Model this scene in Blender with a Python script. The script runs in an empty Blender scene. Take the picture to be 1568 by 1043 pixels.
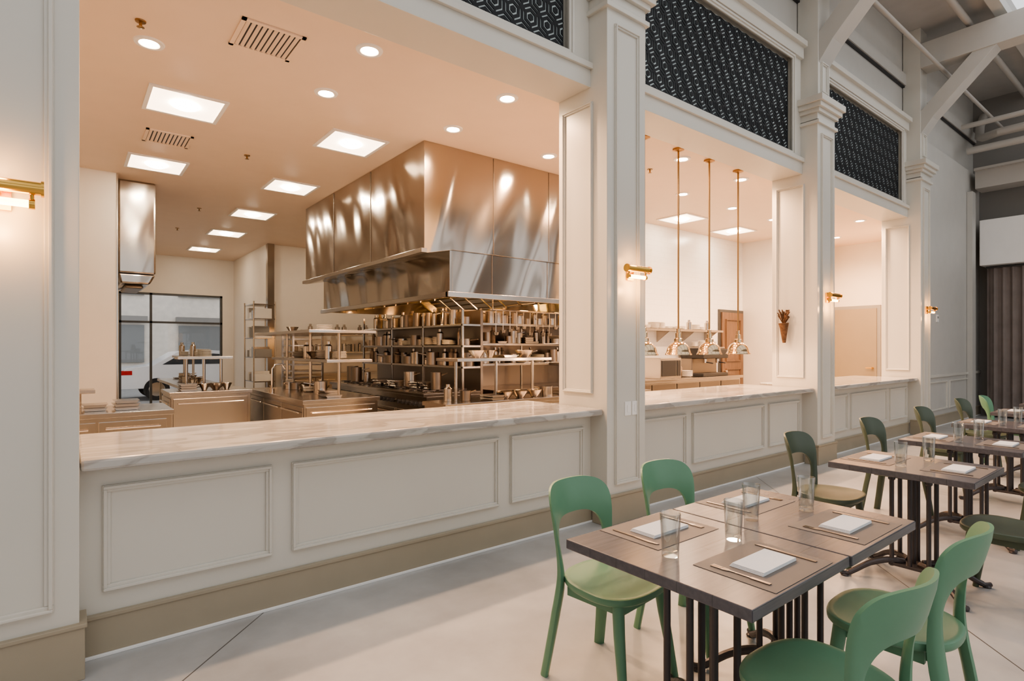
import bpy, math, random
from mathutils import Vector, Matrix
random.seed(7)
D = bpy.data
scene = bpy.context.scene

# ------------------------------------------------------------------ materials
def newmat(name):
    m = D.materials.new(name); m.use_nodes = True
    nt = m.node_tree
    return m, nt, nt.nodes['Principled BSDF']

def mat(name, col, rough=0.5, metal=0.0, var=0.0, vscale=4.0, bump=0.0, bscale=30.0, stretch=(1,1,1), coat=0.0):
    m, nt, b = newmat(name)
    b.inputs['Base Color'].default_value = (*col, 1)
    b.inputs['Roughness'].default_value = rough
    b.inputs['Metallic'].default_value = metal
    if coat: b.inputs['Coat Weight'].default_value = coat
    tc = nt.nodes.new('ShaderNodeTexCoord'); mp = nt.nodes.new('ShaderNodeMapping')
    mp.inputs['Scale'].default_value = stretch
    nt.links.new(tc.outputs['Object'], mp.inputs['Vector'])
    n = nt.nodes.new('ShaderNodeTexNoise'); n.inputs['Scale'].default_value = vscale; n.inputs['Detail'].default_value = 5
    nt.links.new(mp.outputs[0], n.inputs['Vector'])
    r = nt.nodes.new('ShaderNodeValToRGB')
    v = var if var > 0 else 0.015
    r.color_ramp.elements[0].position = 0.3; r.color_ramp.elements[1].position = 0.7
    r.color_ramp.elements[0].color = (*[c*(1-v) for c in col], 1)
    r.color_ramp.elements[1].color = (*[min(1, c*(1+v)) for c in col], 1)
    nt.links.new(n.outputs['Fac'], r.inputs['Fac']); nt.links.new(r.outputs[0], b.inputs['Base Color'])
    if bump:
        n2 = nt.nodes.new('ShaderNodeTexNoise'); n2.inputs['Scale'].default_value = bscale; n2.inputs['Detail'].default_value = 3
        nt.links.new(mp.outputs[0], n2.inputs['Vector'])
        bp = nt.nodes.new('ShaderNodeBump'); bp.inputs['Strength'].default_value = bump; bp.inputs['Distance'].default_value = 0.02
        nt.links.new(n2.outputs['Fac'], bp.inputs['Height']); nt.links.new(bp.outputs[0], b.inputs['Normal'])
    return m

def emis(name, col, strength, base=(0.9,0.9,0.9)):
    m, nt, b = newmat(name)
    b.inputs['Base Color'].default_value = (*base, 1)
    b.inputs['Emission Color'].default_value = (*col, 1)
    b.inputs['Emission Strength'].default_value = strength
    return m

WARM = (1.0, 0.60, 0.35)
M = {}
M['paint'] = mat('paint_offwhite', (0.68,0.65,0.585), 0.34, var=0.02, vscale=1.5)
M['wallup'] = mat('paint_upper', (0.57,0.55,0.51), 0.5, var=0.02)
M['roof'] = mat('roof_paint', (0.50,0.48,0.45), 0.6, var=0.04)
M['base'] = mat('paint_tan', (0.41,0.35,0.26), 0.42, var=0.03)
M['kwall'] = mat('kitchen_wall', (0.80,0.735,0.66), 0.4)
M['kceil'] = mat('kitchen_ceiling', (0.85,0.68,0.545), 0.5)
M['white'] = mat('white_enamel', (0.90,0.88,0.85), 0.35)
M['plate'] = mat('porcelain', (0.80,0.76,0.70), 0.2)
M['black'] = mat('black_lattice', (0.008,0.010,0.013), 0.6)
M['backing'] = mat('screen_backing', (0.60,0.68,0.68), 0.6, var=0.35, vscale=1.5)
M['gold'] = mat('brass', (0.80,0.48,0.13), 0.2, 1.0)
M['abrass'] = mat('aged_brass', (0.38,0.24,0.12), 0.3, 1.0)
M['iron'] = mat('cast_iron', (0.10,0.09,0.092), 0.38, 0.6, bump=0.1)
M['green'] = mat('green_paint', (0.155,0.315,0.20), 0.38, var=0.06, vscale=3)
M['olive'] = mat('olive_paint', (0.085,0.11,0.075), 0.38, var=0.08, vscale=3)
M['napkin'] = mat('napkin_linen', (0.86,0.88,0.91), 0.8, bump=0.15, bscale=200)
M['kraft'] = mat('kraft_placemat', (0.22,0.19,0.17), 0.55, var=0.05)
M['cutlery'] = mat('cutlery_steel', (0.34,0.30,0.27), 0.25, 1.0)
M['chrome'] = mat('polished_nickel', (0.72,0.62,0.52), 0.12, 1.0)
M['shade'] = mat('pendant_nickel_brass', (0.66,0.48,0.30), 0.14, 1.0)
M['dark'] = mat('dark_plastic_and_shadow_line', (0.03,0.03,0.032), 0.4)
M['tandoor'] = mat('door_tan', (0.30,0.245,0.17), 0.45)
M['wooddoor'] = mat('door_wood', (0.17,0.10,0.06), 0.45, var=0.25, stretch=(8,8,0.6))
M['curtain'] = mat('curtain_brown', (0.25,0.21,0.19), 0.9, var=0.1)
M['grey'] = mat('grey_wall', (0.29,0.275,0.255), 0.6)
M['pipe'] = mat('painted_pipe', (0.50,0.47,0.43), 0.45)
M['twig'] = mat('dried_twigs', (0.16,0.085,0.045), 0.8, var=0.4, vscale=30)
M['food'] = mat('spice_jars', (0.22,0.16,0.11), 0.5, var=0.5, vscale=9)
M['copper'] = mat('bronzed_pan', (0.38,0.33,0.29), 0.32, 1.0)
M['leaf'] = mat('leaf', (0.10,0.24,0.06), 0.5, var=0.3, vscale=20)
M['carpaint'] = mat('car_white', (0.92,0.93,0.95), 0.25, coat=0.5)
M['carglass'] = mat('car_glass', (0.06,0.07,0.08), 0.05)
M['rubber'] = mat('tyre_rubber', (0.02,0.02,0.02), 0.8)
M['red'] = mat('tail_light', (0.55,0.03,0.03), 0.2)
M['asphalt'] = mat('asphalt', (0.30,0.30,0.30), 0.9, var=0.12, vscale=8)
M['facade'] = mat('facade_stucco', (0.80,0.74,0.66), 0.8, var=0.08)
M['facglass'] = mat('facade_glass', (0.25,0.26,0.26), 0.25)
M['frame'] = mat('window_frame', (0.10,0.10,0.10), 0.4, 0.5)
M['panel_em'] = emis('panel_lens', (1,0.74,0.50), 4.5)
M['panel_core'] = emis('panel_core', (1,0.86,0.66), 90)
M['down_em'] = emis('downlight_lens', (1,0.82,0.58), 100)
M['bulb'] = emis('sconce_tube', (1,0.55,0.18), 16)
M['lampem'] = emis('pendant_bulb', (1,0.75,0.45), 20)
M['hoodlamp'] = emis('hood_lamp', (1,0.62,0.18), 45)

def steel(name, col=(0.50,0.455,0.41), rough=0.22, wav=0.35, wscale=1.3, stretch=(1,1,0.35), rot=(0,0,0), aniso=0.0):
    m, nt, b = newmat(name)
    b.inputs['Base Color'].default_value = (*col,1); b.inputs['Metallic'].default_value = 1
    b.inputs['Roughness'].default_value = rough
    tc = nt.nodes.new('ShaderNodeTexCoord'); mp0 = nt.nodes.new('ShaderNodeMapping'); mp0.inputs['Rotation'].default_value = rot
    mp = nt.nodes.new('ShaderNodeMapping'); mp.inputs['Scale'].default_value = stretch
    nt.links.new(tc.outputs['Object'], mp0.inputs['Vector']); nt.links.new(mp0.outputs[0], mp.inputs['Vector'])
    n = nt.nodes.new('ShaderNodeTexNoise'); n.inputs['Scale'].default_value = wscale; n.inputs['Detail'].default_value = 0.6
    nt.links.new(mp.outputs[0], n.inputs['Vector'])
    bp = nt.nodes.new('ShaderNodeBump'); bp.inputs['Strength'].default_value = wav; bp.inputs['Distance'].default_value = 0.25
    nt.links.new(n.outputs['Fac'], bp.inputs['Height']); nt.links.new(bp.outputs[0], b.inputs['Normal'])
    if aniso:
        t = nt.nodes.new('ShaderNodeTangent'); t.direction_type='RADIAL'; t.axis='Z'
        b.inputs['Anisotropic'].default_value = aniso; b.inputs['Anisotropic Rotation'].default_value = 0.25
        nt.links.new(t.outputs[0], b.inputs['Tangent'])
    return m
M['hood'] = steel('hood_stainless', (0.47,0.42,0.37), rough=0.165, wav=0.65, wscale=1.5, stretch=(1,1,0.2), rot=(0.36,-0.36,0), aniso=0.65)
M['steel'] = steel('stainless', rough=0.22, wav=0.12)
M['dsteel'] = steel('stainless_dark', (0.29,0.25,0.215), 0.35, 0.1)

def marble():
    m, nt, b = newmat('marble')
    b.inputs['Roughness'].default_value = 0.10
    tc = nt.nodes.new('ShaderNodeTexCoord'); mp = nt.nodes.new('ShaderNodeMapping')
    mp.inputs['Scale'].default_value = (0.6,1.6,1.8); mp.inputs['Rotation'].default_value = (0,0,0.35)
    nt.links.new(tc.outputs['Object'], mp.inputs['Vector'])
    n = nt.nodes.new('ShaderNodeTexNoise'); n.inputs['Scale'].default_value = 3.2; n.inputs['Detail'].default_value = 10; n.inputs['Distortion'].default_value = 0.9
    nt.links.new(mp.outputs[0], n.inputs['Vector'])
    r = nt.nodes.new('ShaderNodeValToRGB'); cr = r.color_ramp
    cr.elements[0].position = 0.33; cr.elements[0].color = (0.47,0.445,0.41,1)
    cr.elements[1].position = 0.64; cr.elements[1].color = (0.55,0.53,0.495,1)
    e = cr.elements.new(0.485); e.color = (0.37,0.345,0.315,1)
    e = cr.elements.new(0.515); e.color = (0.51,0.49,0.455,1)
    nt.links.new(n.outputs['Fac'], r.inputs['Fac']); nt.links.new(r.outputs[0], b.inputs['Base Color'])
    return m
M['marble'] = marble()

def concrete():
    m, nt, b = newmat('polished_concrete')
    tc = nt.nodes.new('ShaderNodeTexCoord')
    n = nt.nodes.new('ShaderNodeTexNoise'); n.inputs['Scale'].default_value = 1.1; n.inputs['Detail'].default_value = 9; n.inputs['Roughness'].default_value = 0.62
    nt.links.new(tc.outputs['Object'], n.inputs['Vector'])
    r = nt.nodes.new('ShaderNodeValToRGB'); cr = r.color_ramp
    cr.elements[0].position = 0.3; cr.elements[0].color = (0.38,0.375,0.37,1)
    cr.elements[1].position = 0.68; cr.elements[1].color = (0.58,0.58,0.575,1)
    nt.links.new(n.outputs['Fac'], r.inputs['Fac'])
    sp = nt.nodes.new('ShaderNodeSeparateXYZ'); nt.links.new(tc.outputs['Object'], sp.inputs[0])
    def mth(op, a, bb=None):
        x = nt.nodes.new('ShaderNodeMath'); x.operation = op
        for i, v in enumerate((a, bb)):
            if v is None: continue
            if isinstance(v, (int, float)): x.inputs[i].default_value = v
            else: nt.links.new(v, x.inputs[i])
        return x.outputs[0]
    d = mth('SUBTRACT', sp.outputs['Y'], sp.outputs['X'])
    d = mth('SUBTRACT', d, 2.5)
    d = mth('PINGPONG', d, 2.7)
    ln = mth('LESS_THAN', d, 0.005)
    mx = nt.nodes.new('ShaderNodeMixRGB'); mx.inputs[2].default_value = (0.12,0.11,0.10,1)
    nt.links.new(ln, mx.inputs[0]); nt.links.new(r.outputs[0], mx.inputs[1])
    nt.links.new(mx.outputs[0], b.inputs['Base Color'])
    b.inputs['Roughness'].default_value = 0.28
    return m
M['floor'] = concrete()

def tablewood():
    m, nt, b = newmat('table_wood')
    tc = nt.nodes.new('ShaderNodeTexCoord')
    mp = nt.nodes.new('ShaderNodeMapping'); mp.inputs['Scale'].default_value = (1.5,20,20)
    nt.links.new(tc.outputs['Object'], mp.inputs['Vector'])
    n = nt.nodes.new('ShaderNodeTexNoise'); n.inputs['Scale'].default_value = 3; n.inputs['Detail'].default_value = 6
    nt.links.new(mp.outputs[0], n.inputs['Vector'])
    br = nt.nodes.new('ShaderNodeTexBrick'); br.inputs['Scale'].default_value = 1
    br.inputs['Brick Width'].default_value = 9; br.inputs['Row Height'].default_value = 0.127
    br.inputs['Mortar Size'].default_value = 0.001; br.inputs['Color1'].default_value = (0.94,0.94,0.94,1); br.inputs['Color2'].default_value = (1.05,1.05,1.05,1)
    br.inputs['Mortar'].default_value = (0.6,0.6,0.6,1)
    nt.links.new(tc.outputs['Object'], br.inputs['Vector'])
    r = nt.nodes.new('ShaderNodeValToRGB'); cr = r.color_ramp
    cr.elements[0].position = 0.3; cr.elements[0].color = (0.108,0.103,0.115,1)
    cr.elements[1].position = 0.7; cr.elements[1].color = (0.138,0.133,0.147,1)
    nt.links.new(n.outputs['Fac'], r.inputs['Fac'])
    mx = nt.nodes.new('ShaderNodeMixRGB'); mx.blend_type = 'MULTIPLY'; mx.inputs[0].default_value = 1
    nt.links.new(r.outputs[0], mx.inputs[1]); nt.links.new(br.outputs['Color'], mx.inputs[2])
    nt.links.new(mx.outputs[0], b.inputs['Base Color'])
    b.inputs['Roughness'].default_value = 0.24
    return m
M['table'] = tablewood()

def thinglass(name, fac=0.14, tint=(0.95,0.965,0.965), mn=0.05):
    m = D.materials.new(name); m.use_nodes=True; nt=m.node_tree; nt.nodes.clear()
    out=nt.nodes.new('ShaderNodeOutputMaterial'); mix=nt.nodes.new('ShaderNodeMixShader')
    tr=nt.nodes.new('ShaderNodeBsdfTransparent'); tr.inputs[0].default_value=(*tint,1)
    g=nt.nodes.new('ShaderNodeBsdfGlossy'); g.inputs['Roughness'].default_value=0.02
    lw=nt.nodes.new('ShaderNodeLayerWeight'); lw.inputs['Blend'].default_value=fac
    mr=nt.nodes.new('ShaderNodeMapRange'); mr.inputs['To Min'].default_value=mn; mr.inputs['To Max'].default_value=0.8
    nt.links.new(lw.outputs['Facing'],mr.inputs['Value']); nt.links.new(mr.outputs[0],mix.inputs[0])
    nt.links.new(tr.outputs[0],mix.inputs[1]); nt.links.new(g.outputs[0],mix.inputs[2]); nt.links.new(mix.outputs[0],out.inputs[0])
    return m
M['glass'] = thinglass('clear_glass',0.38,(0.92,0.94,0.94),0.06)
M['pane'] = thinglass('window_pane',0.05,(0.97,0.97,0.97),0.02)

def tilemat():
    m, nt, b = newmat('white_tile')
    tc = nt.nodes.new('ShaderNodeTexCoord'); sp = nt.nodes.new('ShaderNodeSeparateXYZ'); cb = nt.nodes.new('ShaderNodeCombineXYZ')
    nt.links.new(tc.outputs['Object'], sp.inputs[0])
    ad = nt.nodes.new('ShaderNodeMath'); ad.operation = 'ADD'
    nt.links.new(sp.outputs['X'], ad.inputs[0]); nt.links.new(sp.outputs['Y'], ad.inputs[1])
    nt.links.new(ad.outputs[0], cb.inputs['X']); nt.links.new(sp.outputs['Z'], cb.inputs['Y'])
    br = nt.nodes.new('ShaderNodeTexBrick'); br.inputs['Scale'].default_value = 1
    br.inputs['Brick Width'].default_value = 0.2; br.inputs['Row Height'].default_value = 0.1; br.inputs['Mortar Size'].default_value = 0.002
    br.inputs['Color1'].default_value = (0.88,0.86,0.82,1); br.inputs['Color2'].default_value = (0.86,0.84,0.80,1); br.inputs['Mortar'].default_value = (0.76,0.73,0.68,1)
    nt.links.new(cb.outputs[0], br.inputs['Vector']); nt.links.new(br.outputs['Color'], b.inputs['Base Color'])
    b.inputs['Roughness'].default_value = 0.25
    return m
M['tile'] = tilemat()

# ------------------------------------------------------------------ mesh builder
class MB:
    def __init__(s): s.v=[]; s.f=[]; s.m=[]; s.mats=[]
    def mi(s, k):
        m = M[k] if isinstance(k, str) else k
        if m not in s.mats: s.mats.append(m)
        return s.mats.index(m)
    def add(s, vs, fs, k):
        o = len(s.v); s.v += [tuple(x) for x in vs]; i = s.mi(k)
        for f in fs: s.f.append(tuple(a+o for a in f)); s.m.append(i)
    def box(s, x0,x1,y0,y1,z0,z1,k):
        vs=[(x0,y0,z0),(x1,y0,z0),(x1,y1,z0),(x0,y1,z0),(x0,y0,z1),(x1,y0,z1),(x1,y1,z1),(x0,y1,z1)]
        s.add(vs,[(0,3,2,1),(4,5,6,7),(0,1,5,4),(1,2,6,5),(2,3,7,6),(3,0,4,7)],k)
    def tube(s, pts, rs, k, seg=12, caps=True):
        pts=[Vector(p) for p in pts]
        if not isinstance(rs,(list,tuple)): rs=[rs]*len(pts)
        vs=[]; fs=[]; up=None
        for i,p in enumerate(pts):
            t=(pts[min(i+1,len(pts)-1)]-pts[max(i-1,0)]).normalized()
            if up is None:
                a = Vector((0,0,1)) if abs(t.z)<0.9 else Vector((1,0,0))
                up=(a-t*a.dot(t)).normalized()
            else: up=(up-t*up.dot(t)).normalized()
            sd=t.cross(up)
            for j in range(seg):
                an=2*math.pi*j/seg
                vs.append(p+(up*math.cos(an)+sd*math.sin(an))*rs[i])
        for i in range(len(pts)-1):
            for j in range(seg):
                a=i*seg+j; b=i*seg+(j+1)%seg
                fs.append((a,a+seg,b+seg,b))
        if caps:
            fs.append(tuple(range(seg))); fs.append(tuple(reversed([ (len(pts)-1)*seg+j for j in range(seg)])))
        s.add(vs,fs,k)
    def cyl(s,p0,p1,r,k,r1=None,seg=16): s.tube([p0,p1],[r,r if r1 is None else r1],k,seg)
    def lathe(s, cx,cy,z0,prof,k,seg=24):
        vs=[];fs=[]
        for r,z in prof:
            for j in range(seg):
                a=2*math.pi*j/seg; vs.append((cx+r*math.cos(a),cy+r*math.sin(a),z0+z))
        for i in range(len(prof)-1):
            for j in range(seg):
                a=i*seg+j;b=i*seg+(j+1)%seg
                fs.append((a,b,b+seg,a+seg))
        s.add(vs,fs,k)
    def prism(s, poly, axis, a0, a1, k):
        def P(p,a):
            if axis=='x': return (a,p[0],p[1])
            if axis=='y': return (p[0],a,p[1])
            return (p[0],p[1],a)
        n=len(poly)
        vs=[P(p,a0) for p in poly]+[P(p,a1) for p in poly]
        fs=[tuple(range(n)),tuple(reversed(range(n,2*n)))]
        for i in range(n):
            j=(i+1)%n; fs.append((i,i+n,j+n,j))
        s.add(vs,fs,k)
    def frame(s, a0,a1,z0,z1,p,k,axis='y',w=0.034,t=0.026):
        for (ww,tt,off) in ((w,t*0.55,0.0),(w*0.45,t,w*0.12)):
            A0=a0+off;A1=a1-off;Z0=z0+off;Z1=z1-off
            for (b0,b1,c0,c1) in ((A0,A1,Z1-ww,Z1),(A0,A1,Z0,Z0+ww),(A0,A0+ww,Z0+ww,Z1-ww),(A1-ww,A1,Z0+ww,Z1-ww)):
                if axis=='y': s.box(b0,b1,p-tt,p+0.002,c0,c1,k)
                elif axis=='x': s.box(p-tt,p+0.002,b0,b1,c0,c1,k)
                else: s.box(p-0.002,p+tt,b0,b1,c0,c1,k)
    def build(s, name, smooth=False, bevel=0, loc=(0,0,0), rot=0, ang=35):
        me=D.meshes.new(name); me.from_pydata(s.v,[],s.f); me.update()
        for m in s.mats: me.materials.append(m)
        for p,i in zip(me.polygons,s.m): p.material_index=i; p.use_smooth=smooth
        import bmesh
        bm=bmesh.new(); bm.from_mesh(me); bmesh.ops.recalc_face_normals(bm,faces=bm.faces); bm.to_mesh(me); bm.free()
        if smooth: me.set_sharp_from_angle(angle=math.radians(ang))
        o=D.objects.new(name,me); scene.collection.objects.link(o)
        o.location=loc; o.rotation_euler=(0,0,rot)
        if bevel:
            b=o.modifiers.new('bevel','BEVEL'); b.width=bevel; b.segments=2; b.limit_method='ANGLE'; b.angle_limit=math.radians(40)
        return o
def inst(o, loc, rot=0, name=None):
    c=o.copy(); c.name = name or o.name.split('.')[0]; scene.collection.objects.link(c); c.location=loc; c.rotation_euler=(0,0,rot); return c

# ------------------------------------------------------------------ room shell
YW=3.40; YB=3.80; YC=3.21
CT=0.98
cols=[(-0.46,0.04),(3.55,4.05),(7.49,8.00),(11.42,11.93)]
b=MB(); b.box(-5,16.3,-7,17,-0.2,0,'floor'); b.build('floor')
b=MB(); b.box(-8,14,17.01,40,-0.2,-0.02,'asphalt'); b.build('street_ground')

bays=[(0.04,3.55),(4.05,7.49),(8.00,11.42)]
b=MB()
for x0,x1 in bays:
    b.box(x0,x1,YW,YB,0,CT-0.056,'paint')
    L=x1-x0
    for p0,p1 in ((0.09,0.88),(0.99,L-1.00),(L-0.89,L-0.10)):
        b.frame(x0+p0,x0+p1,0.305,0.825,YW,'paint')
b.build('wall_knee',bevel=0.003)
b=MB()
for x0,x1 in bays+[(11.93,16.0)]:
    b.box(x0,x1,YW-0.022,YW-0.001,0.0,0.185,'base'); b.box(x0,x1,YW-0.030,YW-0.001,0.185,0.205,'base')
    b.box(x0,x1,YW-0.036,YW-0.023,0,0.016,'white')
b.build('baseboard_kitchen',bevel=0.003)
for x0,x1 in bays:
    b=MB(); b.box(x0+0.003,x1-0.003,YW-0.15,4.25,CT-0.055,CT,'marble')
    b.build('marble_counter',bevel=0.014)
for i,(x0,x1) in enumerate(cols):
    b=MB()
    xm=(x0+x1)/2
    b.box(x0,x1,YC,YB+0.0,0,4.42,'paint')
    b.box(x0-0.02,x1+0.02,YC-0.02,YW-0.04,0,0.235,'base'); b.box(x0-0.028,x1+0.028,YC-0.028,YW-0.04,0.235,0.255,'base')
    b.frame(x0+0.09,x1-0.09,0.33,4.25,YC,'paint')
    if i>0:
        b.frame(YW-0.03,YB-0.06,CT+0.12,3.62,x0,'paint',axis='x',w=0.028)
    for k,(g,z0,z1) in enumerate(((0.03,4.36,4.40),(0.0,4.40,4.50),(0.035,4.50,4.55),(0.07,4.55,4.61),(0.10,4.61,4.69))):
        b.box(x0-g,x1+g,YC-g,YW+0.1,z0,z1,'paint')
    b.box(xm-0.17,xm+0.17,YC+0.03,YW+0.1,4.69,7.0,'paint')
    b.frame(xm-0.10,xm+0.10,4.80,5.2,YC+0.03,'paint')
    b.prism([(YC+0.05,5.15),(YC+0.05,5.55),(YC-0.86,6.50),(YC-1.17,6.50),(YC-0.14,5.42)],'x',xm-0.15,xm+0.15,'wallup')
    b.box(xm-0.17,xm+0.17,-7,YC+0.03,6.30,6.72,'wallup')
    b.build('column',bevel=0.004)
b=MB()
for x0,x1 in bays:
    b.box(x0,x1,YW,YB,3.75,3.93,'paint')
    b.box(x0,x1,YW-0.03,YW,3.90,3.95,'paint')
    b.box(x0,x1,YW+0.10,YB,3.93,5.30,'paint')
    f0,f1=x0+0.20,x1-0.20
    b.box(x0,f0,YW+0.02,YW+0.10,3.95,5.30,'paint'); b.box(f1,x1,YW+0.02,YW+0.10,3.95,5.30,'paint')
    b.frame(f0-0.01,f1+0.01,3.94,5.24,YW+0.02,'paint',w=0.06,t=0.03)
    b.box(x0,x1,YW-0.02,YW+0.10,5.24,5.42,'paint'); b.box(x0,x1,YW-0.07,YW,5.38,5.45,'paint')
b.box(-3,16,YW+0.11,YB,5.30,7.0,'wallup')
b.box(11.93,16.0,YW,YB,0,5.30,'wallup')
b.box(11.93,16.0,YW-0.03,YW,0.93,0.98,'paint')
b.frame(12.1,13.6,0.3,0.85,YW,'paint'); b.frame(13.75,15.2,0.3,0.85,YW,'paint')
b.box(-5,-0.46,YW,YB,0,7,'wallup')
b.box(-3,16,YW+0.07,YW+0.11,6.05,6.08,'dark')  # shadow line under the ledge, painted in as a dark strip
b.box(-3,16,YW+0.05,YW+0.11,6.08,6.28,'wallup')
b.build('wall_upper',bevel=0.003)
b=MB(); b.box(15.0,15.25,YW-0.10,YW-0.005,0,4.8,'wallup'); b.build('wall_pier')

def lattice(x0,x1,z0,z1,name):
    b=MB(); b.box(x0,x1,YW+0.065,YW+0.08,z0,z1,'backing')
    R=0.104; y0=YW+0.057; y1=YW+0.065
    dx=R*math.sqrt(3); dz=1.5*R
    def hexring(cx,cz,ro,ri):
        vs=[]
        for y in (y0,y1):
            for r in (ro,ri):
                for k in range(6):
                    a=math.pi/6+k*math.pi/3
                    vs.append((min(max(cx+r*math.cos(a),x0),x1),y,min(max(cz+r*math.sin(a),z0),z1)))
        fs=[]
        for k in range(6):
            j=(k+1)%6
            fs.append((k,j,6+j,6+k)); fs.append((k,12+k,12+j,j)); fs.append((6+k,6+j,18+j,18+k))
        b.add(vs,fs,'black')
    r=0; z=z0
    while z<z1+R*0.5:
        x=x0+(dx/2 if r%2 else 0)
        while x<x1+dx*0.5:
            hexring(x,z,R*1.0,R*0.87); hexring(x,z,R*0.73,R*0.45); hexring(x,z,R*0.29,R*0.01)
            for k in range(3):
                a=math.pi/6+k*2*math.pi/3; c=math.cos(a); s_=math.sin(a); w=0.011
                p=[(x+R*0.95*c-w*s_, z+R*0.95*s_+w*c),(x+R*0.95*c+w*s_, z+R*0.95*s_-w*c),(x+R*0.6*c+w*s_, z+R*0.6*s_-w*c),(x+R*0.6*c-w*s_, z+R*0.6*s_+w*c)]
                b.add([(min(max(q[0],x0),x1),y0+0.0005,min(max(q[1],z0),z1)) for q in p],[(0,1,2,3)],'black')
            x+=dx
        z+=dz; r+=1
    return b.build(name)
for x0,x1 in bays: lattice(x0+0.27,x1-0.27,4.0,5.16,'lattice_screen')

b=MB(); b.box(-5,16.3,2.15,3.8,7.0,7.15,'roof'); b.box(-5,16.3,-7,-5.5,7.0,7.15,'roof')
b.box(-5,16.3,2.15,2.3,6.85,7.0,'wallup'); b.build('ceiling')
b=MB(); b.box(16.0,16.3,-7,3.8,0,7.0,'grey'); b.build('wall_end')
b=MB(); b.box(-5.2,-5.0,-7,3.8,0,7.0,'wallup'); b.build('wall_left')
b=MB()
for x in (-5,-0.5,4,8.5,13,15.6): b.box(x,x+0.6,-7.3,-7.0,0,7.15,'wallup')
b.box(-5,16.2,-7.3,-7.0,5.8,7.15,'wallup'); b.box(-5,16.2,-7.3,-7.0,0,0.5,'wallup'); b.build('wall_back')
b=MB(); b.box(15.35,15.99,-6.9,3.26,3.25,4.22,'white'); b.build('soffit_box',bevel=0.01)
b=MB(); b.box(15.2,15.7,-6.9,3.3,4.88,5.25,'pipe'); b.box(15.1,15.8,-6.9,3.3,5.25,5.30,'pipe'); b.build('steel_beam')
b=MB(); n=300; vs=[];fs=[]
for i in range(n+1):
    y=3.18-i*0.02; x=15.6+0.03*math.sin(i*0.8)+0.015*math.sin(i*1.7+0.4*math.sin(i*0.13))
    vs+= [(x,y,0.03),(x+0.01*math.sin(i),y,1.6),(x,y,3.2)]
for i in range(n): fs+=[(3*i,3*i+1,3*i+4,3*i+3),(3*i+1,3*i+2,3*i+5,3*i+4)]
b.add(vs,fs,'curtain'); b.cyl((15.6,3.2,3.22),(15.6,-3,3.22),0.02,'frame'); b.build('curtain',smooth=True,ang=80)
b=MB()
b.cyl((-3,2.95,6.2),(15.9,2.95,6.2),0.03,'pipe'); b.build('sprinkler_pipe',smooth=True)
b=MB(); b.cyl((-3,2.6,6.82),(15.9,2.6,6.82),0.05,'pipe'); b.build('sprinkler_pipe',smooth=True)
b=MB(); b.cyl((14.6,3.3,5.55),(14.6,-6.9,5.55),0.07,'pipe'); b.cyl((14.2,3.3,5.95),(14.2,-6.9,5.95),0.05,'pipe')
for y in (3.3,2.2):
    b.tube([(15.9,y,6.6),(15.6,y,6.3),(15.3,y-0.05,6.0),(14.9,y-0.2,5.85),(14.6,y-0.5,5.8),(14.5,y-3,5.8)],0.08,'pipe',12)
b.build('duct_pipe',smooth=True)

# ------------------------------------------------------------------ kitchen shell
KC=3.80
b=MB(); b.box(-1.3,14.0,YB,17.0,KC,KC+0.12,'kceil'); b.build('ceiling_kitchen')
b=MB(); b.box(-1.3,-1.2,YB,9.3,0,KC,'kwall'); b.box(-1.2,0.5,9.05,9.3,0,KC,'kwall'); b.box(0.3,0.5,9.3,16.4,0,KC,'kwall')
b.box(0.5,0.515,9.04,9.31,0,KC,'steel'); b.build('wall_kitchen_left')
b=MB(); b.box(0.3,0.95,16.4,16.6,0,KC,'kwall'); b.box(0.95,3.2,16.4,16.6,2.85,KC,'kwall'); b.box(3.2,3.6,16.4,16.6,0,KC,'kwall'); b.build('wall_kitchen_back')
b=MB(); b.box(3.47,3.7,13.2,16.4,0,KC,'kwall'); b.box(3.7,6.6,13.2,13.4,0,KC,'kwall')
b.box(3.46,3.60,13.10,13.24,0,KC,'steel'); b.box(6.6,6.8,6.6,13.4,0,KC,'tile'); b.build('wall_kitchen_right')
b=MB(); b.box(6.6,11.7,6.6,6.8,0,KC,'tile'); b.build('wall_tile')
b=MB(); b.box(11.7,13.8,5.6,6.8,0,KC,'kwall'); b.box(13.8,14.0,3.8,6.8,0,KC,'kwall'); b.build('wall_kitchen_end')
b=MB()
for x in (0.95,1.58,3.15): b.box(x,x+0.05,16.42,16.50,0,2.85,'frame')
for z in (0.0,2.10,2.80): b.box(0.95,3.2,16.42,16.50,z,z+0.05,'frame')
b.box(1.0,3.15,16.455,16.462,0.05,2.8,'pane'); b.build('window_1')
b=MB(); b.box(-8,14,27,28,-0.02,9,'facade')
for x in (-3,0.2,3.6,7): b.box(x,x+2.2,26.9,27,0.9,2.4,'facglass'); b.box(x-0.1,x+2.3,26.7,27,2.55,2.75,'grey')
for x in (-3,0.2,3.6,7): b.box(x,x+2.2,26.9,27,3.6,5.4,'facglass')
b.build('street_building')
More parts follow.
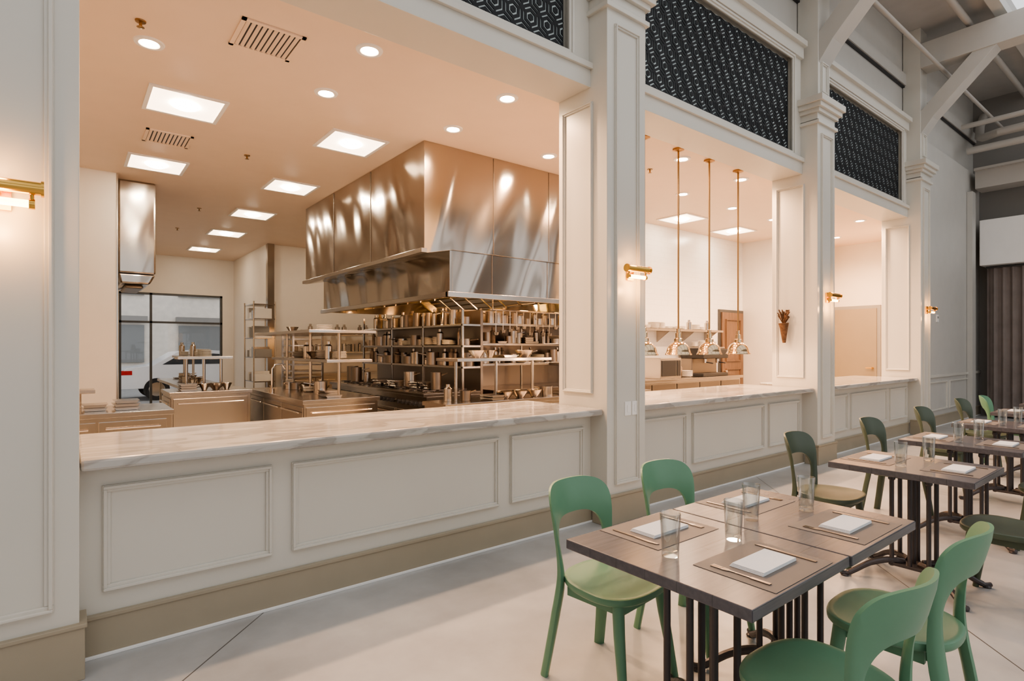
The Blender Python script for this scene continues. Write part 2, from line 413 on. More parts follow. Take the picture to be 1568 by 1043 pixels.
def car(loc):
    b=MB()
    body=[(0,0.35),(0,0.75),(0.12,0.93),(0.75,1.0),(1.35,1.38),(2.0,1.45),(2.7,1.40),(3.4,1.0),(4.2,0.86),(4.5,0.68),(4.52,0.35)]
    b.prism(body,'y',0.0,1.75,'carpaint')
    win=[(0.98,1.02),(1.42,1.30),(2.0,1.36),(2.60,1.31),(3.1,1.02)]
    b.prism(win,'y',-0.006,1.756,'carglass')
    b.box(2.0,2.06,-0.012,0.0,0.98,1.4,'carpaint')
    b.box(-0.015,0.26,-0.008,0.3,0.74,0.86,'red'); b.box(-0.015,0.1,1.45,1.756,0.74,0.86,'red')
    for x in (0.85,3.65):
        for y in (-0.02,1.57):
            b.cyl((x,y,0.32),(x,y+0.2,0.32),0.32,'rubber',seg=28); b.cyl((x,y-0.01,0.32),(x,y+0.21,0.32),0.2,'chrome',seg=20)
    return b.build('car',bevel=0.03,loc=loc)
car((1.15,19.0,-0.02)); car((-4.2,19.1,-0.02))

# ------------------------------------------------------------------ ceiling fixtures
def downlight(x,y,z=KC):
    b=MB()
    b.lathe(0,0,0,[(0.0,-0.004),(0.065,-0.004)],'down_em',24)
    b.lathe(0,0,0,[(0.062,-0.006),(0.070,-0.012),(0.098,-0.010),(0.104,0.0)],'white',28)
    b.build('recessed_downlight',smooth=True,loc=(x,y,z))
    l=D.lights.new('downlight_lamp','SPOT'); l.energy=185 if x<6 else 235; l.color=WARM; l.spot_size=math.radians(155); l.spot_blend=0.8; l.shadow_soft_size=0.07
    o=D.objects.new('downlight_lamp',l); scene.collection.objects.link(o); o.location=(x,y,z-0.03)
for x in (0.48,1.83,3.18,4.53,5.88,7.23,8.6,9.95,11.28,12.6):
    for y in (4.10,5.03): 
        if (x,y)==(0.48,4.10): continue
        downlight(x,y)
def panel(x,y):
    b=MB()
    b.box(-0.30,0.30,-0.30,0.30,-0.006,-0.001,'panel_em')
    for a in ((-0.32,0.32,-0.32,-0.285),(-0.32,0.32,0.285,0.32),(-0.32,-0.285,-0.285,0.285),(0.285,0.32,-0.285,0.285)):
        b.box(*a,-0.016,-0.001,'white')
    b.lathe(0,0,0,[(0,-0.045),(0.07,-0.04),(0.11,-0.022),(0.125,-0.007)],'panel_core',24)
    b.build('ceiling_light_panel',smooth=False,loc=(x,y,KC))
for y in (6.1,8.3): panel(0.87,y)
for y in (6.1,8.3,10.4,12.45,14.8): panel(2.5,y)
panel(8.6,6.0); panel(10.3,6.0); panel(5.0,11.5)
def vent(x,y,s=0.22):
    b=MB(); 
    for a in ((-s,s,-s,-s+0.03),(-s,s,s-0.03,s),(-s,-s+0.03,-s,s),(s-0.03,s,-s,s)): b.box(*a,-0.012,-0.001,'kceil')
    b.box(-s+0.02,s-0.02,-s+0.02,s-0.02,-0.003,-0.001,'dark')
    for k in range(10):
        t=-s+0.05+k*(2*s-0.1)/9
        b.prism([(t-0.014,-0.003),(t-0.011,-0.003),(t+0.009,-0.012),(t+0.005,-0.012)],'y',-s+0.03,s-0.03,'kceil')
    b.build('air_vent',loc=(x,y,KC))
vent(1.17,4.44); vent(0.86,7.2)
for x,y in ((0.40,4.73),(1.68,7.25),(1.7,10.5),(1.65,12.5),(5.9,4.6)):
    b=MB(); b.lathe(0,0,0,[(0.035,0),(0.033,-0.008),(0.01,-0.01),(0.01,-0.04),(0.025,-0.045),(0.0,-0.05)],'abrass',14); b.build('sprinkler_head',smooth=True,loc=(x,y,KC-0.001))

# ------------------------------------------------------------------ pendants
for x in (4.93,5.55,6.18,6.84):
    b=MB()
    b.lathe(0,0,0,[(0.0,0),(0.065,0),(0.065,-0.02),(0.02,-0.035),(0.0,-0.036)],'abrass',20)
    b.cyl((0,0,-0.03),(0,0,-2.13),0.011,'abrass',seg=10)
    z=-2.10
    b.lathe(0,0,0,[(0.010,z+0.02),(0.022,z+0.015),(0.022,z-0.03),(0.034,z-0.035),(0.034,z-0.09),(0.048,z-0.10),(0.050,z-0.135),(0.078,z-0.150),(0.104,z-0.172),(0.124,z-0.205),(0.135,z-0.245),(0.139,z-0.262),(0.150,z-0.275),(0.152,z-0.288),(0.144,z-0.288),(0.128,z-0.245),(0.10,z-0.185),(0.07,z-0.162),(0.0,z-0.155)],'shade',32)
    b.lathe(0,0,0,[(0.0,z-0.19),(0.03,z-0.2),(0.045,z-0.225),(0.03,z-0.25),(0.0,z-0.26)],'lampem',16)
    b.build('pendant_lamp',smooth=True,loc=(x,3.92,KC))
    l=D.lights.new('pendant_bulb','POINT'); l.energy=14; l.color=WARM; l.shadow_soft_size=0.04
    o=D.objects.new('pendant_bulb',l); scene.collection.objects.link(o); o.location=(x,3.92,KC+z-0.30)

# ------------------------------------------------------------------ sconces
for x in (-0.23,3.83,7.75,11.68):
    b=MB()
    b.box(-0.04,0.04,-0.02,0,-0.06,0.07,'gold')
    b.cyl((0,-0.02,0.02),(0,-0.09,0.02),0.012,'gold')
    b.cyl((-0.14,-0.10,0.03),(0.14,-0.10,0.03),0.028,'gold',seg=24)
    b.cyl((-0.15,-0.10,0.03),(-0.14,-0.10,0.03),0.034,'gold',seg=24); b.cyl((0.14,-0.10,0.03),(0.15,-0.10,0.03),0.034,'gold',seg=24)
    b.cyl((-0.10,-0.085,-0.035),(0.10,-0.085,-0.035),0.016,'bulb',seg=16)
    b.cyl((-0.12,-0.085,-0.035),(-0.10,-0.085,-0.035),0.022,'gold',seg=16); b.cyl((0.10,-0.085,-0.035),(0.12,-0.085,-0.035),0.022,'gold',seg=16)
    b.cyl((-0.11,-0.085,-0.035),(-0.11,-0.1,0.03),0.008,'gold'); b.cyl((0.11,-0.085,-0.035),(0.11,-0.1,0.03),0.008,'gold')
    b.build('wall_sconce',smooth=True,loc=(x,YC,2.14))
    for dz,e in ((-0.14,3.4),(0.12,1.3)):
        l=D.lights.new('sconce_glow','POINT'); l.energy=e; l.color=(1,0.50,0.18); l.shadow_soft_size=0.03
        o=D.objects.new('sconce_glow',l); scene.collection.objects.link(o); o.location=(x,YC-0.11,2.14+dz)
b=MB()
for x in (-0.09,0.005): b.box(x,x+0.08,-0.008,0,-0.06,0.06,'white'); b.box(x+0.025,x+0.055,-0.012,-0.008,-0.03,0.03,'white')
b.build('switch_plate',bevel=0.002,loc=(3.86,YC,0.97))
b=MB(); b.box(-0.05,0.05,-0.02,0,-0.07,0.07,'white'); b.box(-0.03,0.03,-0.023,-0.02,0,0.04,'grey'); b.build('thermostat',bevel=0.003,loc=(13.0,YW,2.05))
b=MB(); b.tube([(-0.055,0,-0.20),(-0.065,0,0.0),(-0.07,0,0.06)],[0.02,0.05,0.065],'twig',12)
for k in range(40):
    a=random.uniform(-0.5,0.5); c=random.uniform(-0.5,0.5); h=random.uniform(0.1,0.24)
    b.tube([(-0.065,0,0.03),(-0.065+c*h*0.4,a*h*0.6,h*0.7),(-0.065+c*h*0.4,a*h,h)],[0.004,0.004,0.009],'twig',5)
b.build('dried_flower_basket',smooth=True,loc=(7.47,3.60,1.76))

# ------------------------------------------------------------------ hood
b=MB()
b.prism([(3.1,3.799),(3.1,2.60),(3.12,2.55),(3.47,2.62),(6.45,2.62),(6.45,3.799)],'y',5.5,9.46,'hood')
b.box(3.45,3.49,5.53,9.6,2.10,2.64,'hood'); b.box(6.41,6.45,5.53,9.6,2.10,2.64,'hood')
b.box(3.49,6.41,5.53,5.57,2.10,2.64,'hood'); b.box(3.49,6.41,9.56,9.6,2.10,2.64,'hood')
for x in (4.05,4.95,5.85): b.box(x,x+0.008,5.494,5.50,2.63,3.79,'dsteel'); b.box(x,x+0.008,5.524,5.53,2.12,2.62,'dsteel')
for y in (6.9,8.2): b.box(3.093,3.10,y,y+0.012,2.6,3.79,'dsteel')
b.box(3.05,3.12,5.47,9.48,2.55,2.60,'steel')
b.box(3.40,3.46,5.50,9.62,2.08,2.14,'steel'); b.box(3.40,6.47,5.48,5.54,2.08,2.14,'steel')
for k in range(9):
    y=5.75+k*0.41
    for (xa,xb) in ((4.1,4.7),(5.7,5.1)):
        b.prism([(xa,2.16),(xb,2.58),(xb,2.61),(xa,2.19)],'y',y,y+0.37,'steel')
        for j in range(6):
            t=j/6+0.08; xx=xa+(xb-xa)*t; zz=2.155+0.42*t
            b.box(min(xx,xx+0.02),max(xx,xx+0.02),y+0.02,y+0.35,zz-0.012,zz,'dsteel')
b.build('range_hood',bevel=0.004)
for k in range(4):
    for yy in (6.0,8.0):
        xk=(3.75,4.75,5.4,6.1)[k]
        b=MB(); b.lathe(0,0,0,[(0,-0.09),(0.03,-0.08),(0.045,-0.04),(0.035,0)],'hoodlamp',16); b.build('hood_lamp',smooth=True,loc=(xk,yy,2.615))
    l=D.lights.new('hood_light','POINT'); l.energy=30; l.color=(1,0.54,0.22); l.shadow_soft_size=0.06
    o=D.objects.new('hood_light',l); scene.collection.objects.link(o); o.location=(3.8+0.75*k,6.3+(k%2)*1.5,2.3)
b=MB(); 
b.box(0.53,0.97,9.32,10.6,2.52,3.799,'hood')
b.prism([(0.53,2.52),(0.97,2.52),(0.90,2.38),(0.56,2.38)],'y',9.34,10.58,'hood'); b.box(0.62,0.84,9.5,10.4,2.33,2.38,'dsteel')
b.build('exhaust_hood',bevel=0.04)

# ------------------------------------------------------------------ kitchen equipment
def steel_table(x0,x1,y0,y1,h,name='steel_prep_table',shelves=(),solid=False,top='steel'):
    b=MB()
    b.box(x0,x1,y0,y1,h-0.045,h,top)
    if solid:
        b.box(x0+0.02,x1-0.02,y0+0.02,y1-0.02,0.12,h-0.045,'steel')
        b.box(x0+0.06,x1-0.06,y0+0.06,y1-0.06,0.0,0.12,'dark')
        n=max(1,int((x1-x0)/0.5))
        for i in range(n):
            a=x0+0.04+i*(x1-x0-0.08)/n; c=a+(x1-x0-0.08)/n-0.02
            b.box(a,c,y0+0.005,y0+0.02,0.16,h-0.08,'steel'); b.cyl((a+0.05,y0-0.02,h-0.14),(c-0.05,y0-0.02,h-0.14),0.009,'chrome',seg=8)
        n=max(1,int((y1-y0)/0.6))
        for i in range(n):
            a=y0+0.04+i*(y1-y0-0.08)/n; c=a+(y1-y0-0.08)/n-0.02
            b.box(x0+0.005,x0+0.02,a,c,0.16,h-0.08,'steel'); b.cyl((x0-0.02,a+0.05,h-0.14),(x0-0.02,c-0.05,h-0.14),0.009,'chrome',seg=8)
    else:
        for x in (x0+0.05,x1-0.05):
            for y in (y0+0.05,y1-0.05): b.cyl((x,y,0),(x,y,h-0.045),0.022,'steel',seg=10)
        b.box(x0+0.04,x1-0.04,y0+0.04,y1-0.04,0.25,0.28,'steel')
    for (sx0,sx1,sy0,sy1,z) in shelves:
        b.box(sx0,sx1,sy0,sy1,z-0.035,z,'steel')
    if shelves:
        sx0,sx1,sy0,sy1,z=shelves[-1]
        if sx1-sx0<sy1-sy0:
            for y in (sy0+0.15,(sy0+sy1)/2,sy1-0.15): b.cyl(((sx0+sx1)/2,y,h),((sx0+sx1)/2,y,z),0.018,'steel',seg=10)
        else:
            for x in (sx0+0.12,(sx0+sx1)/2,sx1-0.12): b.cyl((x,(sy0+sy1)/2,h),(x,(sy0+sy1)/2,z),0.018,'steel',seg=10)
    return b.build(name,bevel=0.004)
steel_table(2.0,2.9,6.2,8.6,0.92,solid=True,shelves=((2.3,2.85,6.3,8.5,1.36),(2.1,2.9,6.3,8.6,1.70)))
steel_table(0.96,1.9,7.9,8.7,0.95,solid=True,shelves=((1.1,1.75,8.3,8.6,1.38),))
steel_table(1.3,1.95,9.6,12.3,0.92,shelves=((1.5,1.85,9.8,12.0,1.35),))
steel_table(-0.9,0.78,6.1,6.9,0.92,solid=True,shelves=((-0.8,0.2,6.6,6.85,1.10),))
steel_table(4.5,6.4,6.1,6.85,0.92,solid=True,shelves=((4.5,6.4,6.5,6.85,1.27),(4.5,6.4,6.5,6.85,1.56),(4.5,6.4,6.5,6.85,1.85)))
steel_table(3.1,4.9,5.05,5.55,0.90,solid=True,shelves=((3.25,4.6,5.05,5.5,1.38),))
steel_table(5.0,6.5,5.05,5.6,0.90,solid=True,shelves=((5.0,6.4,5.15,5.55,1.30),(5.0,6.4,5.15,5.55,1.65)))
steel_table(3.75,6.3,12.4,13.1,0.92,solid=True,shelves=((3.8,6.3,12.8,13.1,1.4),(3.8,6.3,12.8,13.1,1.8)))
b=MB(); b.box(4.45,6.45,6.87,6.90,0.0,2.05,'dsteel'); b.build('steel_backsplash')

b=MB(); X0,X1,Y0,Y1=3.50,4.32,6.15,9.35
b.box(X0,X1,Y0,Y1,0.12,0.88,'steel'); b.box(X0-0.04,X1,Y0,Y1,0.88,0.92,'steel'); b.box(X0+0.06,X1,Y0+0.05,Y1-0.05,0,0.12,'dark')
for k in range(4):
    y=Y0+0.05+k*0.79
    b.box(X0-0.02,X0,y,y+0.72,0.18,0.68,'steel'); b.cyl((X0-0.06,y+0.06,0.63),(X0-0.06,y+0.66,0.63),0.013,'chrome',seg=10)
    for j in range(6): b.cyl((X0-0.045,y+0.07+j*0.115,0.78),(X0,y+0.07+j*0.115,0.78),0.028,'dark',seg=14); 
    for j in range(2):
        for i in range(3):
            cx=X0+0.17+i*0.24; cy=y+0.18+j*0.36
            b.lathe(cx,cy,0.92,[(0.0,0.012),(0.045,0.012),(0.05,0.0)],'dark',12)
            b.box(cx-0.10,cx+0.10,cy-0.006,cy+0.006,0.93,0.945,'iron'); b.box(cx-0.006,cx+0.006,cy-0.14,cy+0.14,0.93,0.945,'iron')
b.box(X1,X1+0.04,Y0,Y1,0.5,2.0,'dsteel')
for z in (1.22,1.5,1.78): b.box(X1-0.28,X1,Y0,Y1,z,z+0.03,'steel')
for y in (Y0+0.02,7.2,8.2,Y1-0.05): b.box(X1-0.28,X1-0.25,y,y+0.03,0.92,2.0,'steel')
b.build('cooking_range',bevel=0.004)

def pot(b,x,y,z,r,h,k,handle=True):
    b.lathe(x,y,z,[(0.0,0.001),(r,0.001),(r,h),(r*1.05,h),(r*1.05,h+0.004),(r*0.95,h+0.004),(r*0.95,0.01),(0.0,0.01)],k,16)
    if handle:
        a=random.uniform(0,6.28)
        b.tube([(x+r*math.cos(a),y+r*math.sin(a),z+h*0.8),(x+(r+0.12)*math.cos(a),y+(r+0.12)*math.sin(a),z+h*0.95)],[0.009,0.007],k,6)
def clutter(name,x0,x1,y0,y1,z,n,kinds=('pot','stack','can','tray'),hmax=0.24):
    b=MB(); 
    along_x = (x1-x0)>(y1-y0)
    for i in range(n):
        t=(i+0.5)/n+random.uniform(-0.2,0.2)/n
        x = x0+(x1-x0)*t if along_x else random.uniform(x0,x1)
        y = random.uniform(y0,y1) if along_x else y0+(y1-y0)*t
        kd=random.choice(kinds); r=random.uniform(0.05,0.10)
        if kd=='pot': pot(b,x,y,z,r,random.uniform(0.08,hmax*0.8),random.choice(['steel','dsteel','copper','steel']))
        elif kd=='stack':
            hh=0
            for k in range(random.randint(3,8)):
                b.lathe(x,y,z+hh,[(0,0.002),(r*0.6,0.002),(r*1.1,0.018),(r*1.08,0.021),(r*0.55,0.007),(0,0.007)],'plate',18); hh+=0.014
        elif kd=='can': b.lathe(x,y,z,[(0,0.001),(r*0.6,0.001),(r*0.6,hmax*0.7),(r*0.3,hmax*0.8),(r*0.3,hmax*0.95),(0,hmax*0.95)],random.choice(['steel','steel','dsteel','food']),14)
        elif kd=='tray':
            for k in range(random.randint(1,3)):
                w=random.uniform(0.08,0.1)
                b.prism([(x-w+0.012,z+0.002+k*0.03),(x+w-0.012,z+0.002+k*0.03),(x+w,z+0.024+k*0.03),(x+w+0.012,z+0.028+k*0.03),(x-w-0.012,z+0.028+k*0.03),(x-w,z+0.024+k*0.03)],'y',y-0.12,y+0.12,'steel')
        elif kd=='bowl':
            b.lathe(x,y,z,[(0,0.001),(r*0.5,0.001),(r*1.2,0.08),(r*1.25,0.085),(r*1.15,0.082),(r*0.5,0.01),(0,0.01)],'steel',20)
    return b.build(name,smooth=True)
clutter('stacked_cookware',2.45,2.72,6.5,8.4,1.361,12,('stack','can','bowl','tray','pot'),0.22)
clutter('stacked_plates',2.4,2.7,6.9,8.4,1.701,2,('stack','bowl'),0.15)
clutter('mixing_bowls',2.4,2.6,6.4,8.5,0.921,9,('bowl','stack','tray','pot'),0.2)
clutter('sauce_pots',3.65,3.95,6.3,9.2,0.947,12,('pot','pot','tray'),0.3)
clutter('hanging_pans',4.12,4.22,6.25,9.25,1.251,20,('pot','can'),0.24)
clutter('frying_pans',4.12,4.22,6.25,9.25,1.531,20,('pot','can','stack'),0.24)
clutter('stock_pots',4.12,4.22,6.25,9.25,1.811,15,('pot','can','pot'),0.26)
clutter('cooking_pans',4.6,6.3,6.6,6.75,1.271,14,('pot','can','stack'),0.24)
clutter('storage_pots',4.6,6.3,6.6,6.72,1.561,14,('pot','can','tray'),0.24)
clutter('canisters',4.6,6.3,6.6,6.75,1.851,12,('can','pot'),0.22)
clutter('serving_bowls',3.55,4.45,5.22,5.38,1.381,4,('bowl','tray'),0.10)
clutter('prep_bowls',3.2,4.8,5.2,5.35,0.901,7,('bowl','tray','pot','can'),0.2)
clutter('spice_containers',5.1,6.3,5.3,5.4,1.301,9,('can','pot','stack'),0.22)
clutter('colanders',5.1,6.3,5.3,5.4,1.651,8,('bowl','pot','can'),0.22)
clutter('sheet_trays',5.1,6.3,5.25,5.35,0.901,6,('tray','pot'),0.22)
clutter('prep_containers',1.6,1.75,10.0,11.8,1.351,8,('can','stack'),0.25)
clutter('prep_trays',1.5,1.75,9.8,12.1,0.921,8,('tray','bowl','pot'),0.25)
clutter('hotel_pans',1.1,1.75,8.05,8.15,0.951,4,('tray','bowl'),0.25)
clutter('cutting_trays',-0.6,0.5,6.3,6.45,0.921,5,('tray',),0.2)
clutter('rear_pots',3.9,6.2,12.9,13.0,1.401,12,('pot','can','stack'),0.25)
clutter('rear_canisters',3.9,6.2,12.9,13.0,1.801,12,('pot','can','stack'),0.25)
b=MB(); b.cyl((4.4,6.05,2.0),(6.35,6.05,2.0),0.012,'chrome')
for x in (4.45,6.3): b.cyl((x,6.05,2.0),(x,6.05,2.615),0.008,'chrome')
for k in range(16):
    x=4.5+k*0.12; h=random.uniform(0.18,0.3)
    b.cyl((x,6.05,2.0),(x,6.05,2.0-h),0.005,'chrome',seg=6); b.lathe(x,6.05,2.0-h-0.05,[(0,0),(0.03,0.012),(0.04,0.05),(0.037,0.05),(0,0.01)],'steel',12)
b.build('hanging_utensil_rail',smooth=True)
b=MB()
for x in (0,0.5):
    for y in (0,0.6): b.box(x-0.015,x+0.015,y-0.015,y+0.015,0.1,1.75,'steel'); b.lathe(x,y,0,[(0,0),(0.04,0),(0.05,0.05),(0.04,0.1),(0,0.1)],'dark',12)
for k in range(14): b.box(0.015,0.485,0.0,0.6,0.2+k*0.11,0.22+k*0.11,'steel')
b.build('sheet_pan_rack',loc=(3.0,9.8,0))
b=MB(); b.tube([(0,0,0),(0,0,0.30),(0.04,0,0.36),(0.12,0,0.36),(0.16,0,0.30)],0.012,'chrome',10); b.cyl((0,0,0),(0,0,0.05),0.03,'chrome'); b.cyl((0.0,0.02,0.06),(0.0,0.09,0.08),0.008,'chrome'); b.build('kitchen_faucet',smooth=True,loc=(2.06,7.6,0.921))
b=MB()
for x in (0,0.42):
    for y in (0,0.75): b.cyl((x,y,0),(x,y,2.45),0.014,'steel',seg=8)
for z in (0.3,0.8,1.3,1.7,2.1,2.4): b.box(0,0.42,0,0.75,z-0.02,z,'steel')
for z in (0.8,1.3,1.7,2.1):
    for k in range(4):
        y=0.03+k*0.18; b.box(0.04,0.36,y,y+0.14,z+0.001,z+random.uniform(0.1,0.26),random.choice(['plate','plate','steel','grey']))
b.build('wire_shelf_rack',loc=(2.98,12.3,0))
b=MB(); b.box(6.95,10.6,5.95,6.598,0.90,0.95,'steel'); b.box(7.0,10.55,6.0,6.595,0.10,0.90,'steel')
b.box(7.05,10.5,6.05,6.55,0,0.10,'dark')
for k in range(5): b.box(7.05+k*0.7,7.7+k*0.7,5.985,6.0,0.15,0.86,'dsteel')
b.build('bar_counter',bevel=0.005)
b=MB(); b.box(6.95,10.4,6.28,6.598,1.80,1.84,'steel')
for k in range(5): b.prism([(6.598,1.60),(6.598,1.80),(6.32,1.80)],'x',7.1+k*0.78,7.12+k*0.78,'steel')
b.build('wall_shelf')
b=MB(); b.box(0,0.6,0,0.40,0,0.36,'steel'); b.box(0.03,0.44,-0.01,0,0.04,0.32,'dark'); b.box(0.47,0.57,-0.01,0,0.04,0.32,'dark'); b.build('microwave_oven',bevel=0.01,loc=(8.05,6.05,0.951))
b=MB(); b.box(0,0.85,0,0.5,0.34,0.52,'dark'); b.box(0,0.85,0.25,0.5,0.05,0.34,'dsteel'); b.box(0.0,0.85,0,0.5,0,0.06,'dark')
for x in (0.2,0.62): b.cyl((x,0.1,0.34),(x,0.1,0.25),0.035,'chrome'); b.cyl((x,0.1,0.27),(x,-0.08,0.25),0.012,'dark')
b.box(0.04,0.81,0.05,0.45,0.52,0.56,'steel'); b.build('espresso_machine',bevel=0.012,loc=(9.3,6.02,0.951))
clutter('coffee_cups',9.4,10.0,6.2,6.35,1.512,6,('stack',),0.1)
clutter('bar_glasses',8.7,9.2,6.2,6.35,0.951,5,('can','stack'),0.25)
clutter('bar_bottles',7.2,10.2,6.42,6.47,1.842,14,('can','stack'),0.2)
b=MB(); b.box(10.72,11.66,6.56,6.599,0,2.3,'frame'); b.box(10.78,11.60,6.53,6.56,0.01,2.24,'wooddoor'); b.frame(10.9,11.48,1.2,2.1,6.53,'wooddoor'); b.frame(10.9,11.48,0.2,1.05,6.53,'wooddoor'); b.cyl((10.86,6.53,1.0),(10.86,6.47,1.0),0.025,'chrome'); b.build('door_1')
b=MB(); b.box(13.76,13.799,4.60,5.58,0,2.42,'grey'); b.box(13.74,13.76,4.67,5.51,0.01,2.35,'tandoor'); b.cyl((13.74,4.74,1.05),(13.68,4.74,1.05),0.02,'gold'); b.cyl((13.68,4.74,1.05),(13.68,4.86,1.05),0.012,'gold'); b.build('door_2')

# ------------------------------------------------------------------ dining chairs
def catmull(pts,n):
    out=[]
    for i in range(len(pts)-1):
        p0=pts[max(i-1,0)];p1=pts[i];p2=pts[i+1];p3=pts[min(i+2,len(pts)-1)]
        for k in range(n):
            t=k/n
            out.append(tuple(0.5*((2*p1[d])+(-p0[d]+p2[d])*t+(2*p0[d]-5*p1[d]+4*p2[d]-p3[d])*t*t+(-p0[d]+3*p1[d]-3*p2[d]+p3[d])*t**3) for d in range(len(p1))))
    out.append(tuple(pts[-1])); return out
def chair_mesh(k):
    b=MB()
    half=[(0,0.860,0,0.705),(0.06,0.860,0.05,0.705),(0.12,0.857,0.095,0.700),(0.175,0.842,0.130,0.685),(0.207,0.808,0.152,0.657),(0.217,0.76,0.163,0.62),
          (0.213,0.69,0.164,0.58),(0.205,0.61,0.158,0.535),(0.198,0.53,0.149,0.48),(0.195,0.45,0.144,0.43),(0.201,0.30,0.152,0.29),(0.211,0.15,0.170,0.145),(0.222,0.0,0.187,0.0)]
    hs=catmull(half,4)
    st=[(-a,z,-c,d) for a,z,c,d in reversed(hs[1:])]+hs
    W=5
    def yy(s,z):
        q=z-0.45
        base=0.19+0.26*math.sqrt(q*q+0.01)-0.026 if q>0 else 0.19+0.20*math.sqrt(q*q+0.01)-0.02
        return base-0.075*(s/0.21)**2*(0.55+0.45*min(1,max(0,(z-0.3)/0.4)))
    vs=[];fs=[]
    for side in (0,1):
        for (os,oz,is_,iz) in st:
            for j in range(W):
                t=j/(W-1); s_=os+(is_-os)*t; z=oz+(iz-oz)*t
                thick=0.011 if z>0.6 else 0.011+0.010*min(1,(0.6-z)/0.2)
                e=1.0 if 0<j<W-1 else 0.55
                vs.append((s_,yy(s_,z)+(thick*e if side else -thick*e),z))
    n=len(st)
    for i in range(n-1):
        for j in range(W-1):
            a=i*W+j; fs.append((a,a+1,a+W+1,a+W)); o=n*W; fs.append((o+a,o+a+W,o+a+W+1,o+a+1))
        for j in (0,W-1):
            a=i*W+j; fs.append((a,a+W,n*W+a+W,n*W+a))
    for i in (0,n-1):
        for j in range(W-1):
            a=i*W+j; fs.append((a,a+1,n*W+a+1,n*W+a))
    b.add(vs,fs,k)
    seg=48; rings=[(0.02,0.448),(0.35,0.449),(0.7,0.453),(0.88,0.461),(0.96,0.464),(0.992,0.461),(1.0,0.452),(0.995,0.438),(0.97,0.431),(0.85,0.428),(0.02,0.428)]
    vs=[];fs=[]
    for sc,z in rings:
        for j in range(seg):
            a=2*math.pi*j/seg; c=math.cos(a); s_=math.sin(a)
            x=0.222*math.copysign(abs(c)**0.78,c); y=0.215*math.copysign(abs(s_)**0.78,s_)
            x*=1-0.13*(y/0.215)
            vs.append((x*sc,y*sc-0.015,z))
    for i in range(len(rings)-1):
        for j in range(seg):
            a=i*seg+j;bb=i*seg+(j+1)%seg; fs.append((a,bb,bb+seg,a+seg))
    fs.append(tuple(range(seg))); fs.append(tuple(range((len(rings)-1)*seg,len(rings)*seg)))
    b.add(vs,fs,k)
    for (x0,x1,y0,y1) in ((-0.16,0.16,-0.17,-0.148),(-0.13,0.13,0.11,0.132),(-0.165,-0.143,-0.16,0.12),(0.143,0.165,-0.16,0.12)): b.box(x0,x1,y0,y1,0.385,0.43,k)
    for sx in (-1,1):
        b.tube([(sx*0.158,-0.150,0.43),(sx*0.170,-0.165,0.30),(sx*0.198,-0.21,0.0)],[0.026,0.024,0.016],k,14)
    return b
ch_g=chair_mesh('green').build('dining_chair',smooth=True,ang=50)
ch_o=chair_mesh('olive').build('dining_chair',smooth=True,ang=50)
greens=[(1.94,1.73,0.10),(2.60,1.73,0.0),(1.86,0.77,math.pi-0.05),(2.52,0.78,math.pi+0.04)]
ch_g.location=(greens[0][0],greens[0][1],0); ch_g.rotation_euler=(0,0,greens[0][2])
for x,y,r in greens[1:]+[(9.55,1.75,0.1)]: inst(ch_g,(x,y,0),r)
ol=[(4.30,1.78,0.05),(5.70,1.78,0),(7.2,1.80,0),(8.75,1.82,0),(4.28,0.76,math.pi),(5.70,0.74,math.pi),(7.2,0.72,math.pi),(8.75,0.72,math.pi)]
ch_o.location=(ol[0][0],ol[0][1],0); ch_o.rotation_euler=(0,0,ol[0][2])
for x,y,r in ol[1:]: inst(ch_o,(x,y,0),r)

# ------------------------------------------------------------------ tables
def table_mesh(w=0.67,d=0.765):
    b=MB()
    b.box(-w/2,w/2,-d/2,d/2,0.712,0.75,'table')
    b.box(-0.22,0.22,-0.03,0.03,0.69,0.712,'iron'); b.box(-0.03,0.03,-0.25,0.25,0.69,0.712,'iron')
    for sx in (-1,1):
        for sy in (-1,1):
            b.cyl((sx*0.075,sy*0.10,0.09),(sx*0.075,sy*0.10,0.695),0.0135,'iron',seg=12)
            b.lathe(sx*0.075,sy*0.10,0.12,[(0.013,-0.02),(0.021,-0.01),(0.021,0.01),(0.013,0.02)],'iron',12)
            b.lathe(sx*0.075,sy*0.10,0.66,[(0.013,-0.02),(0.021,-0.01),(0.021,0.01),(0.013,0.02)],'iron',12)
            b.tube(catmull([(sx*0.03,sy*0.04,0.12),(sx*0.09,sy*0.12,0.125),(sx*0.15,sy*0.20,0.095),(sx*0.20,sy*0.265,0.045),(sx*0.235,sy*0.305,0.018),(sx*0.262,sy*0.335,0.022)],4),
                   [0.020]*8+[0.018]*8+[0.014]*5,'iron',10)
            b.lathe(sx*0.245,sy*0.315,0,[(0,0.0),(0.024,0),(0.024,0.010),(0.012,0.018)],'iron',12)
    for sx in (-1,0,1): b.cyl((sx*0.075,0,0.10),(sx*0.075,0,0.695),0.0135,'iron',seg=12)
    b.box(-0.09,0.09,-0.115,0.115,0.095,0.115,'iron'); b.box(-0.09,0.09,-0.115,0.115,0.672,0.690,'iron')
    return b
YT=1.215
tb=table_mesh().build('dining_table',bevel=0.004,loc=(1.865,YT,0))
inst(tb,(2.54,YT-0.006,0))
tabs=[(4.26,1.235),(5.65,1.27),(7.18,1.29),(8.72,1.3),(10.2,1.3)]
for x,y in tabs: inst(tb,(x,y,0))

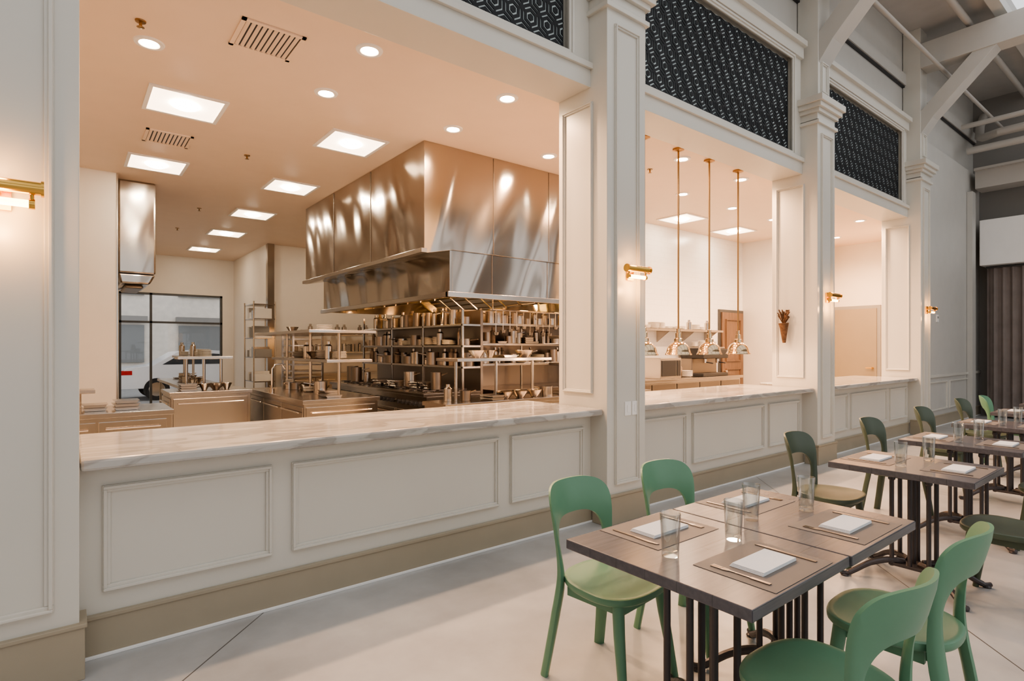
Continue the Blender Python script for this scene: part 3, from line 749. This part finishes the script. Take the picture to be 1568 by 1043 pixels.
b=MB(); b.box(-0.20,0.20,-0.145,0.145,0,0.0012,'kraft'); pm=b.build('paper_placemat')
b=MB()
for k in range(4): b.box(-0.115+0.002*k,0.115-0.001*k,-0.06,0.06-0.002*k,0.003*k,0.003*k+0.0028,'napkin')
nk=b.build('folded_napkin',bevel=0.0013)
b=MB()
b.prism([(-0.004,-0.10),(0.004,-0.10),(0.0035,0.03),(0.010,0.045),(0.012,0.06),(-0.012,0.06),(-0.010,0.045),(-0.0035,0.03)],'z',0,0.003,'cutlery')
b.box(-0.007,0.007,-0.105,-0.04,0,0.0035,'cutlery')
for k in range(4): x=-0.0105+k*0.006; b.box(x,x+0.003,0.06,0.10,0,0.003,'cutlery')
fk=b.build('dinner_fork')
b=MB(); b.prism([(-0.007,-0.11),(0.007,-0.11),(0.006,0),(0.008,0.01),(0.011,0.07),(0.006,0.105),(-0.005,0.112),(-0.005,0.0)],'z',0,0.003,'cutlery')
kn=b.build('table_knife')
b=MB(); b.lathe(0,0,0,[(0,0),(0.027,0.0),(0.030,0.003),(0.037,0.155),(0.0355,0.156),(0.034,0.153),(0.0275,0.018),(0,0.014)],'glass',32)
gl=b.build('drinking_glass',smooth=True)
first=True
def place(x,y,face,gx,gy):
    global first
    s=1 if face>0 else -1
    z=0.7505
    items=[(pm,(x,y,z),0),(nk,(x,y,z+0.0015),0.0),(fk,(x+0.155*s,y,z+0.0015),0 if s<0 else math.pi),(kn,(x-0.155*s,y,z+0.0015),0 if s<0 else math.pi),(gl,(gx,gy,0.7502),0)]
    for o,l,r in items:
        if first: o.location=l; o.rotation_euler=(0,0,r)
        else: inst(o,l,r)
    first=False
place(1.91,1.44,1,1.70,1.235)
place(2.58,1.44,1,2.33,1.275)
place(1.89,0.99,-1,2.035,1.185)
place(2.57,0.99,-1,2.66,1.19)
for i,(x,y) in enumerate(tabs):
    place(x+0.02,y+0.225,1,x-0.14,y+0.03)
    place(x+0.02,y-0.225,-1,x+0.22,y-0.02)
b=MB(); b.lathe(0,0,0,[(0,0),(0.04,0),(0.05,0.06),(0.03,0.12),(0.035,0.14),(0.03,0.14),(0.025,0.12),(0.04,0.06),(0,0.01)],'glass',20)
for k in range(60):
    a=random.uniform(0,6.28); r=random.uniform(0.03,0.2); h=random.uniform(0.16,0.42)
    b.tube([(0,0,0.05),(r*0.4*math.cos(a),r*0.4*math.sin(a),h*0.7),(r*math.cos(a),r*math.sin(a),h)],[0.002,0.002,0.001],'leaf',4)
    c=Vector((r*math.cos(a),r*math.sin(a),h)); u=Vector((math.cos(a),math.sin(a),0.3))*0.04; w=Vector((-math.sin(a),math.cos(a),0.2))*0.02
    b.add([c-u,c+w,c+u,c-w],[(0,1,2,3)],'leaf')
b.build('flower_vase',loc=(10.24,1.31,0.7501))

# ------------------------------------------------------------------ world & camera
w=D.worlds.new('World'); scene.world=w; w.use_nodes=True
nt=w.node_tree; bg=nt.nodes['Background']; bg.inputs['Color'].default_value=(0.97,0.98,1.0,1); bg.inputs['Strength'].default_value=1.2

try: scene.view_settings.look='AgX - Medium High Contrast'
except Exception as e: print(e)

cd=D.cameras.new('Camera'); cam=D.objects.new('Camera',cd); scene.collection.objects.link(cam)
cd.sensor_width=36; cd.lens=19.77; cd.shift_y=0.0067; cd.clip_start=0.02; cd.clip_end=200
cam.location=(0,0,1.5); cam.rotation_euler=(math.radians(90),0,-math.atan2(0.6195,0.785))
scene.camera=cam
